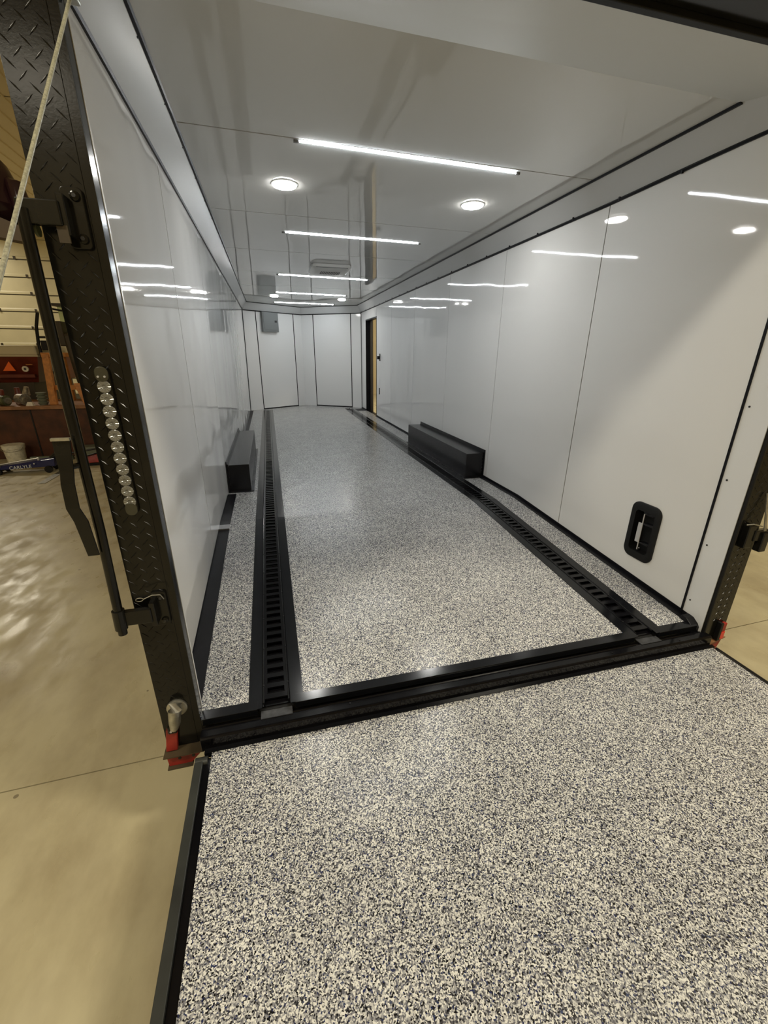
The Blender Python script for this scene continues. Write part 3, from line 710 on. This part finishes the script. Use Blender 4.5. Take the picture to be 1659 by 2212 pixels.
def ring_frame(outer, inner, x0, x1):
    k = len(outer); mb = MB()
    v = [(x0, a, b) for a, b in outer]+[(x1, a, b) for a, b in outer]+[(x1+.001, a, b) for a, b in inner]+[(XR+.002, a, b) for a, b in inner]
    f = []
    for i in range(k):
        j = (i+1) % k
        for q in range(3): f.append((q*k+i, q*k+j, (q+1)*k+j, (q+1)*k+i))
    return mb.poly(v, f)
OUT = rrect(.447, .213, .101, .173, .050, 8); MID = rrect(.447, .213, .094, .166, .045, 8); INN = rrect(.4475, .212, .066, .126, .022, 8)
k = len(OUT); mb = MB()
v = [(XR-.0005, a, b) for a, b in OUT]+[(XR-.009, a, b) for a, b in OUT]+[(XR-.013, a, b) for a, b in MID]+[(XR-.012, a, b) for a, b in INN]+[(XR+.050, a, b) for a, b in INN]
f = [(q*k+i, q*k+(i+1) % k, (q+1)*k+(i+1) % k, (q+1)*k+i) for q in range(4) for i in range(k)]
mb.poly(v, f).build('bezel', 'rubber', rh, smooth=True)
MB().prism(INN, 'x', XR+.048, XR+.056).build('recess_back', 'black_deep', rh)
MB().box(XR-.020, XR-.014, .448, .472, .149, .270).build('lever', 'silver', rh, bevel=.001)
MB().box(XR-.014, XR-.002, .443, .449, .149, .270).build('lever_side', 'rubber', rh)
MB().tube([(XR-.017, .445, .105), (XR-.017, .447, .328)], .0032, 10).build('lever_rod', 'silver', rh, smooth=True)
for z, l in ((.268, .375), (.150, .385)):
    MB().hexa([(XR-.016,.445,z-.004),(XR-.010,l,z-.006),(XR+.020,l,z-.006),(XR+.020,.445,z-.004),(XR-.016,.445,z+.004),(XR-.010,l,z+.010),(XR+.020,l,z+.010),(XR+.020,.445,z+.004)]).build('lever_arm', 'box_black', rh, bevel=.001)
MB().tube([(XR+.01, .455, .10), (XR-.002, .455, .10)], .010, 12).build('key_cylinder', 'box_black', rh, smooth=True)
MB().tube([(XR-.002, .445, .112), (XR-.004, .445, .112)], .0035, 8).build('screw', 'silver', rh)
MB().box(XR+.0, XR+.03, .40, .47, .318, .332).build('stop_block', 'box_black', rh, bevel=.003)

# ------------------------------------------------------------------ the trailer's outside skin
out = MB()
out.box(-.087, XR+.12, .06, 8.5, HC+.07, HC+.16)
out.box(-.087, -.0845, .06, 8.5, -.32, HC+.07)
out.box(-.105, XR+.07, .06, 8.5, -.34, -.305)
out.slab([(-.087, 8.5, -.3), (XM, YA+.12, -.3), (XM, YA+.12, HC+.16), (-.087, 8.5, HC+.16)], (-.01, .02, 0))
out.slab([(XM, YA+.12, -.3), (XR+.12, 8.5, -.3), (XR+.12, 8.5, HC+.16), (XM, YA+.12, HC+.16)], (.01, .02, 0))
struct(out.build('trailer_shell', 'black_trim'))

# ------------------------------------------------------------------ shop building
X0, X1, Y0, Y1, ZC = -12.5, 8.5, -9.0, 19.0, 5.05
gf = struct(MB().box(X0, X1, Y0, Y1, GZ-.10, GZ-.012).build('garage_floor', 'seam'))
gf.data.materials[0] = M['black_deep']
jl, jr = .02, .56     # sawn joint, slightly out of square with the trailer
def jy(x): return .300+(x+1)*.026
MB().slab([(X0, Y0, GZ-.012), (X1, Y0, GZ-.012), (X1, jy(X1)-.003, GZ-.012), (X0, jy(X0)-.003, GZ-.012)], (0, 0, .012)).build('slab', 'concrete', gf)
MB().slab([(X0, jy(X0)+.003, GZ-.012), (X1, jy(X1)+.003, GZ-.012), (X1, Y1, GZ-.012), (X0, Y1, GZ-.012)], (0, 0, .012)).build('slab', 'concrete', gf)
sc_ = struct(MB().box(X0, X1, Y0, Y1, ZC, ZC+.1).build('garage_ceiling', 'shop_ceil'))
x = X0+.3
while x < X1:
    if x < -1.5: MB().prism([(x-.02, ZC), (x-.012, ZC-.022), (x+.012, ZC-.022), (x+.02, ZC)], 'y', .5, Y1).build('rib', 'shop_ceil', sc_)
    x += .305
MB().box(X0, X1, 8.6, 8.612, ZC-.006, ZC).build('sheet_joint', 'door_dark', sc_)
wl2 = struct(MB().box(X0-.1, X0, Y0, Y1, GZ, ZC).build('garage_wall_left', 'shop_wall'))
wr2 = struct(MB().box(X1, X1+.1, Y0, Y1, GZ, ZC).build('garage_wall_right', 'shop_wall'))
wf2 = struct(MB().box(X0, X1, Y0-.1, Y0, GZ, ZC).build('garage_wall_front', 'shop_wall'))
wb2 = struct(MB().box(X0, X1, Y1, Y1+.1, GZ, ZC).build('garage_wall_back', 'shop_wall'))
MB().box(0, X1, Y1-.03, Y1, GZ, .1).build('wainscot', 'shop_ceil', wb2)
# sectional overhead door
od = MB().box(-12.2, -5.6, Y1-.05, Y1-.02, GZ, 5.0).build('door_4', 'door_dark'); struct(od)
zs = [5.0, 4.33, 3.75, 3.175, 2.60, 2.00, 1.40, .80, .20, -.42]
for za, zb in zip(zs[:-1], zs[1:]):
    MB().prism([(Y1-.05, zb+.02), (Y1-.085, zb+.02), (Y1-.085, zb+.085), (Y1-.065, zb+.12), (Y1-.065, za-.02), (Y1-.05, za-.02)], 'x', -12.2, -5.6).build('door_section', 'door_panel', od)
    for i in range(6):
        x = -11.6+i*1.15+(.25 if int(za*10) % 2 else 0)
        MB().box(x-.035, x+.035, Y1-.10, Y1-.085, zb-.01, zb+.10).build('hinge', 'cab', od)
MB().box(-12.3, -5.4, Y1-.06, Y1-.01, 5.0, 5.05).build('door_track', 'door_panel', od)

# ------------------------------------------------------------------ things standing in the shop
def ground_box(mb): return mb
wb_ = thing('plywood_crate', 'large low dark red plywood crate with a pale top edge', 'crate', (-3.9, 8.0, GZ))
MB().box(-5.3, -2.35, 7.5, 8.7, GZ, .24).build('side_boards', 'plywood', wb_, bevel=.004)
MB().box(-5.33, -2.32, 7.46, 8.74, .24, .30).build('top_rim', 'edge_wood', wb_, bevel=.006)
MB().box(-3.72, -3.70, 7.49, 7.5, GZ, .24).build('board_joint', 'black_deep', wb_)
CT = .30
# clutter on the crate
def junk(name, label, cat, x, y, parts, grp=None):
    t = thing(name, label, cat, (x, y, CT), grp)
    for mb, nm, mt in parts: mb.build(nm, mt, t, smooth=True)
    return t
def lathe(x, y, prof, n=18):
    mb = MB(); return mb.tube([(x, y, z) for z, r in prof], 0, n, rs=[max(r, .0005) for z, r in prof])
junk('machine_part', 'green and steel round machine part at the left end of the crate top', 'machine part', -4.10, 7.66,
     [(MB().tube([(-4.22, 7.68, CT+.09), (-4.06, 7.60, CT+.09)], .088, 18), 'housing', 'olive'), (MB().tube([(-4.07, 7.61, CT+.09), (-4.03, 7.58, CT+.09)], .055, 16), 'hub', 'galv'),
      (MB().tube([(-4.16, 7.68, CT+.16), (-4.13, 7.68, CT+.27)], .0, 12, rs=[.045, .03]), 'neck', 'rust_red')])
junk('machine_part', 'worn steel round machine part next to the crumpled paper on the crate', 'machine part', -3.84, 7.66,
     [(MB().tube([(-3.92, 7.72, CT+.10), (-3.78, 7.60, CT+.10)], .095, 18), 'housing', 'steel_parts'), (MB().tube([(-3.79, 7.61, CT+.10), (-3.75, 7.58, CT+.09)], .06, 16), 'hub', 'galv'),
      (MB().tube([(-3.80, 7.72, CT+.18), (-3.76, 7.70, CT+.31)], .0, 12, rs=[.06, .035]), 'neck', 'steel_parts')])
junk('machine_part', 'small rust red machine part between two round parts on the crate', 'machine part', -4.00, 7.85,
     [(lathe(-3.98, 7.85, [(CT+.0, .07), (CT+.12, .08), (CT+.2, .045), (CT+.29, .04)]), 'housing', 'rust_red')])
mb = MB(); rnd = random.Random(3); ring = []
for k_ in range(16):
    a = k_/16*2*PI; ring.append((-3.69+.07*math.cos(a)*(1+.25*rnd.uniform(-1, 1)), 7.53+.045*math.sin(a)))
vs = [(x, y, CT+.001) for x, y in ring]+[(x*.55-3.69*.45, y*.55+7.53*.45, CT+.05+.02*rnd.random()) for x, y in ring]+[(-3.69, 7.53, CT+.055)]
mb.poly(vs, [(i, (i+1) % 16, 16+(i+1) % 16, 16+i) for i in range(16)]+[(16+i, 16+(i+1) % 16, 32) for i in range(16)]+[tuple(range(15, -1, -1))])
o = mb.build('crumpled_paper', 'rag'); tag(o, 'crumpled pale paper on the crate top beside the orange leg', 'paper')
t = thing('bowl_stack', 'stack of grey green plastic bowls on the crate beside the orange leg', 'bowls', (-3.545, 7.66, CT))
for k_ in range(4):
    lathe(-3.545, 7.66, [(CT+k_*.055, .060), (CT+.045+k_*.055, .082), (CT+.050+k_*.055, .078)]).build('bowl', 'green_grey', t, smooth=True)
t = thing('saw_horse', 'orange wooden trestle standing on the crate behind the lock bar', 'trestle', (-3.2, 7.8, CT))
MB().hexa([(-3.44,7.62,CT),(-3.33,7.62,CT),(-3.33,7.70,CT),(-3.44,7.70,CT),(-3.40,7.70,1.16),(-3.30,7.70,1.16),(-3.30,7.78,1.16),(-3.40,7.78,1.16)]).build('leg', 'orange_wood', t, bevel=.006)
MB().hexa([(-2.90,7.62,CT),(-2.80,7.62,CT),(-2.80,7.70,CT),(-2.90,7.70,CT),(-3.02,7.70,.66),(-2.93,7.70,.66),(-2.93,7.78,.66),(-3.02,7.78,.66)]).build('leg', 'orange_wood', t, bevel=.006)
MB().hexa([(-3.42,7.72,1.10),(-3.28,7.72,1.10),(-3.28,8.5,1.10),(-3.42,8.5,1.10),(-3.42,7.72,1.18),(-3.28,7.72,1.18),(-3.28,8.5,1.18),(-3.42,8.5,1.18)]).build('beam', 'orange_wood', t, bevel=.006)
MB().box(-3.42, -3.34, 8.42, 8.50, CT, 1.10).build('leg', 'orange_wood', t)
MB().box(-3.38, -2.88, 7.71, 7.75, .55, .63).build('stretcher', 'orange_wood', t)
# farm wagon
t = thing('farm_wagon', 'rust red farm wagon with cream lid and orange slow vehicle triangle', 'wagon', (-4.9, 9.8, GZ))
MB().box(-6.4, -4.01, 9.0, 11.4, 1.10, 1.13).build('lid_rim', 'cream', t)
MB().hexa([(-6.4,9.0,1.13),(-4.01,9.0,1.13),(-4.01,11.4,1.13),(-6.4,11.4,1.13),(-6.4,9.05,1.31),(-4.04,9.05,1.31),(-4.04,11.3,1.31),(-6.4,11.3,1.31)]).build('lid', 'cream', t, bevel=.03)
MB().hexa([(-6.2,9.25,.60),(-4.22,9.25,.60),(-4.22,11.2,.60),(-6.2,11.2,.60),(-6.4,9.02,1.10),(-4.03,9.02,1.10),(-4.03,11.38,1.10),(-6.4,11.38,1.10)]).build('hopper', 'rust_red', t)
MB().box(-6.2, -4.20, 9.1, 9.2, .70, .76).build('frame_rail', 'rust_red', t)
MB().box(-6.1, -4.3, 9.2, 11.1, -.1, .60).build('chassis', 'cab', t)
MB().poly([(-4.665,8.995,.835),(-4.455,8.995,.835),(-4.53,8.995,1.01),(-4.665,9.01,.835),(-4.455,9.01,.835),(-4.53,9.01,1.01)], [(0,1,2),(3,5,4),(0,3,4,1),(1,4,5,2),(2,5,3,0)]).build('slow_vehicle_triangle', 'smv', t)
MB().tube([(-4.275, 9.0, .87), (-4.275, 8.97, .87)], .055, 18).build('round_reflector', 'white_plastic', t)
MB().tube([(-4.275, 8.97, .87), (-4.275, 8.965, .87)], .022, 12).build('reflector_hub', 'dark_slot', t)
MB().box(-4.25, -4.14, 8.985, 9.0, .945, .96).build('marking_bar', 'smv', t).data.materials[0] = M['orange_wood']
for x, y in ((-5.9, 9.3), (-4.6, 9.3), (-5.9, 11.0), (-4.6, 11.0)):
    MB().tube([(x-.15, y, GZ+.42), (x+.15, y, GZ+.42)], .42, 20).build('wheel', 'rubber', t, smooth=True)
# tractor cab
t = thing('tractor', 'dark tractor cab with pale green window and black mirror arm', 'tractor', (-3.2, 10.2, GZ))
MB().hexa([(-3.45,9.0,.55),(-2.2,9.0,.55),(-2.2,10.6,.55),(-3.45,10.6,.55),(-3.52,9.0,1.55),(-2.2,9.0,1.55),(-2.2,10.6,1.55),(-3.52,10.6,1.55)]).build('cab_body', 'cab', t, bevel=.06)
MB().box(-3.58, -3.47, 9.0, 9.5, 1.30, 1.76).build('cab_post', 'cab', t, bevel=.02)
MB().box(-3.58, -2.3, 9.30, 9.32, 1.52, 2.05).build('window_pane', 'pane', t)
MB().box(-3.65, -2.2, 9.25, 10.6, 2.05, 2.10).build('roof_rim', 'cab', t)
MB().box(-2.4, -2.25, 9.25, 9.4, 1.5, 2.05).build('cab_post', 'cab', t)
MB().tube([(-3.70, 9.0, 2.00), (-3.60, 9.0, 1.98), (-3.35, 9.0, 1.94)], .018, 8).build('mirror_arm', 'rubber', t)
MB().tube([(-3.80, 8.95, 1.90), (-3.88, 8.95, 1.65), (-3.92, 8.95, 1.35), (-3.92, 8.95, 1.10), (-3.84, 8.95, .90), (-3.76, 8.95, .78)], .030, 8).build('mirror_bow', 'rubber', t, smooth=True)
MB().box(-3.88, -3.70, 8.93, 8.97, 1.22, 1.40).build('mirror_bracket', 'rubber', t, bevel=.01)
MB().box(-3.90, -3.62, 8.94, 8.98, 1.44, 1.48).build('mirror_clamp', 'rubber', t)
MB().box(-3.86, -3.72, 8.92, 8.99, .82, 1.08).build('mirror_head', 'panel_grey', t, bevel=.02)
MB().box(-3.3, -2.3, 9.2, 10.6, -.3, .55).build('engine_bay', 'rubber', t)
for x in (-3.35, -2.3): MB().tube([(x-.12, 9.9, GZ+.55), (x+.12, 9.9, GZ+.55)], .55, 24).build('wheel', 'rubber', t, smooth=True)
# bucket
t = thing('plastic_bucket', 'dirty white plastic bucket on the shop floor beside the crate', 'bucket', (-3.97, 7.2, GZ))
mb = MB(); mb.tube([(-3.97, 7.2, z) for z in (GZ, GZ+.02, GZ+.24, GZ+.245, GZ+.31, GZ+.315, GZ+.30, GZ+.05)], 0, 24, rs=[.128, .132, .150, .160, .165, .155, .148, .125]).build('body', 'white_plastic', t, smooth=True)
mb = MB().tube([(-3.97+.165*math.cos(a_*PI/12), 7.2-.05-.1*math.sin(a_*PI/12), GZ+.27-.06*math.sin(a_*PI/12)) for a_ in range(13)], .004, 6); mb.build('wire_handle', 'galv', t)
# blue floor jack with lettering
t = thing('floor_jack', 'navy blue long floor jack lying on the concrete, with silver lettering', 'floor jack', (-3.4, 6.4, GZ))
MB().hexa([(-3.80,6.30,GZ+.075),(-3.03,6.30,GZ+.095),(-3.03,6.56,GZ+.095),(-3.80,6.56,GZ+.075),(-3.80,6.33,GZ+.125),(-3.03,6.33,GZ+.215),(-3.03,6.53,GZ+.215),(-3.80,6.53,GZ+.125)]).build('side_frame', 'blue', t, bevel=.01)
MB().tube([(-3.79, 6.36, GZ+.145), (-3.25, 6.36, GZ+.225)], .012, 8).build('handle_rod', 'galv', t)
for x, r_ in ((-3.80, .045), (-3.12, .055)):
    for y in (6.29, 6.55):
        MB().tube([(x, y-.02, GZ+r_), (x, y+.02, GZ+r_)], r_, 16).build('wheel', 'rubber', t, smooth=True)
MB().box(-3.90, -3.77, 6.32, 6.54, GZ+.045, GZ+.13).build('front_guard', 'box_black', t, bevel=.01)
MB().tube([(-3.10, 6.43, GZ+.20), (-3.02, 6.43, GZ+.26)], .045, 12).build('handle_socket', 'box_black', t, smooth=True)
MB().tube([(-3.24, 6.32, GZ+.20), (-3.24, 6.32, GZ+.235)], .014, 10).build('pivot_bolt', 'silver', t)
MB().tube([(-3.30, 6.29, GZ+.155), (-3.30, 6.285, GZ+.155)], .012, 10).build('pivot_bolt', 'silver', t)
MB().tube([(-3.02, 6.43, GZ+.24), (-2.4, 6.5, GZ+.32)], .014, 10).build('lift_handle', 'box_black', t, smooth=True)
tcv = bpy.data.curves.new('lettering', 'FONT'); tcv.body = 'CARLYLE'; tcv.size = .072; tcv.extrude = .0012; tcv.align_x = 'CENTER'; tcv.space_character = 1.05; tcv.offset = .0012
to = bpy.data.objects.new('lettering_curve', tcv); COL.objects.link(to)
dg = bpy.context.evaluated_depsgraph_get(); me = bpy.data.meshes.new_from_object(to.evaluated_get(dg)); bpy.data.objects.remove(to)
me.materials.clear(); me.materials.append(M['lettering'])
lo = bpy.data.objects.new('lettering', me); COL.objects.link(lo); lo.parent = t
lo.matrix_parent_inverse = Matrix.Translation(t.location).inverted()
lo.location = (-3.50, 6.296, GZ+.082); lo.rotation_euler = (PI/2-.12, -.045, 0)
# red jack and case
t = thing('floor_jack', 'red low floor jack beyond the light strip post, half hidden', 'floor jack', (-2.6, 6.65, GZ))
MB().hexa([(-2.72,6.60,GZ+.05),(-2.36,6.60,GZ+.06),(-2.36,6.85,GZ+.06),(-2.72,6.85,GZ+.05),(-2.72,6.63,GZ+.14),(-2.36,6.63,GZ+.20),(-2.36,6.82,GZ+.20),(-2.72,6.82,GZ+.14)]).build('side_frame', 'red', t, bevel=.01)
MB().box(-2.74, -2.35, 6.62, 6.83, GZ, GZ+.06).build('base', 'rubber', t, bevel=.01)
MB().tube([(-2.72, 6.62, GZ+.16), (-2.40, 6.62, GZ+.24)], .012, 8).build('handle_rod', 'rubber', t)
t = thing('tool_case', 'grey green flat tool case behind the red jack', 'case', (-2.7, 7.2, GZ))
MB().box(-3.05, -2.35, 7.12, 7.42, GZ, GZ+.22).build('case_body', 'green_grey', t, bevel=.015)
MB().box(-2.80, -2.52, 7.105, 7.12, GZ+.07, GZ+.10).build('handle', 'rubber', t, bevel=.005)
t = thing('steel_bar', 'long flat steel bar lying on the shop floor behind the blue jack', 'bar', (-3.4, 7.15, GZ))
MB().box(-3.78, -3.12, 7.20, 7.26, GZ, GZ+.075).build('bar', 'galv', t, bevel=.004).data.materials[0] = M['green_grey']
t = thing('steel_strap', 'pale slotted steel strap lying between the two jacks', 'bar', (-2.9, 6.6, GZ))
MB().box(-3.00, -2.90, 5.6, 6.75, GZ, GZ+.008).build('strap', 'galv', t)
# dark round heater drum hung above, upper left
t = thing('heater_drum', 'dark glossy round drum hanging on a brown bracket beside the left post', 'heater', (-1.45, 3.1, 2.05))
MB().tube([(-1.62, 3.3, 2.52), (-1.54, 3.2, 2.46), (-1.50, 3.12, 2.36), (-1.46, 3.05, 2.16), (-1.44, 3.02, 2.12)], 0, 20, rs=[.05, .15, .17, .16, .12]).build('drum', 'maroon', t, smooth=True)
MB().tube([(-1.36, 3.05, 2.40), (-1.31, 3.02, 2.36), (-1.28, 3.0, 2.20), (-1.27, 3.0, 2.10)], 0, 16, rs=[.02, .055, .065, .05]).build('side_drum', 'maroon', t, smooth=True)
MB().hexa([(-1.60,2.95,2.02),(-1.30,2.95,1.98),(-1.30,3.1,1.98),(-1.60,3.1,2.02),(-1.60,2.95,2.20),(-1.30,2.95,2.08),(-1.30,3.1,2.08),(-1.60,3.1,2.20)]).build('bracket', 'brown', t)
MB().tube([(-1.56, 3.15, 2.48), (-1.56, 3.15, ZC)], .015, 8).build('hanger', 'brown', t)
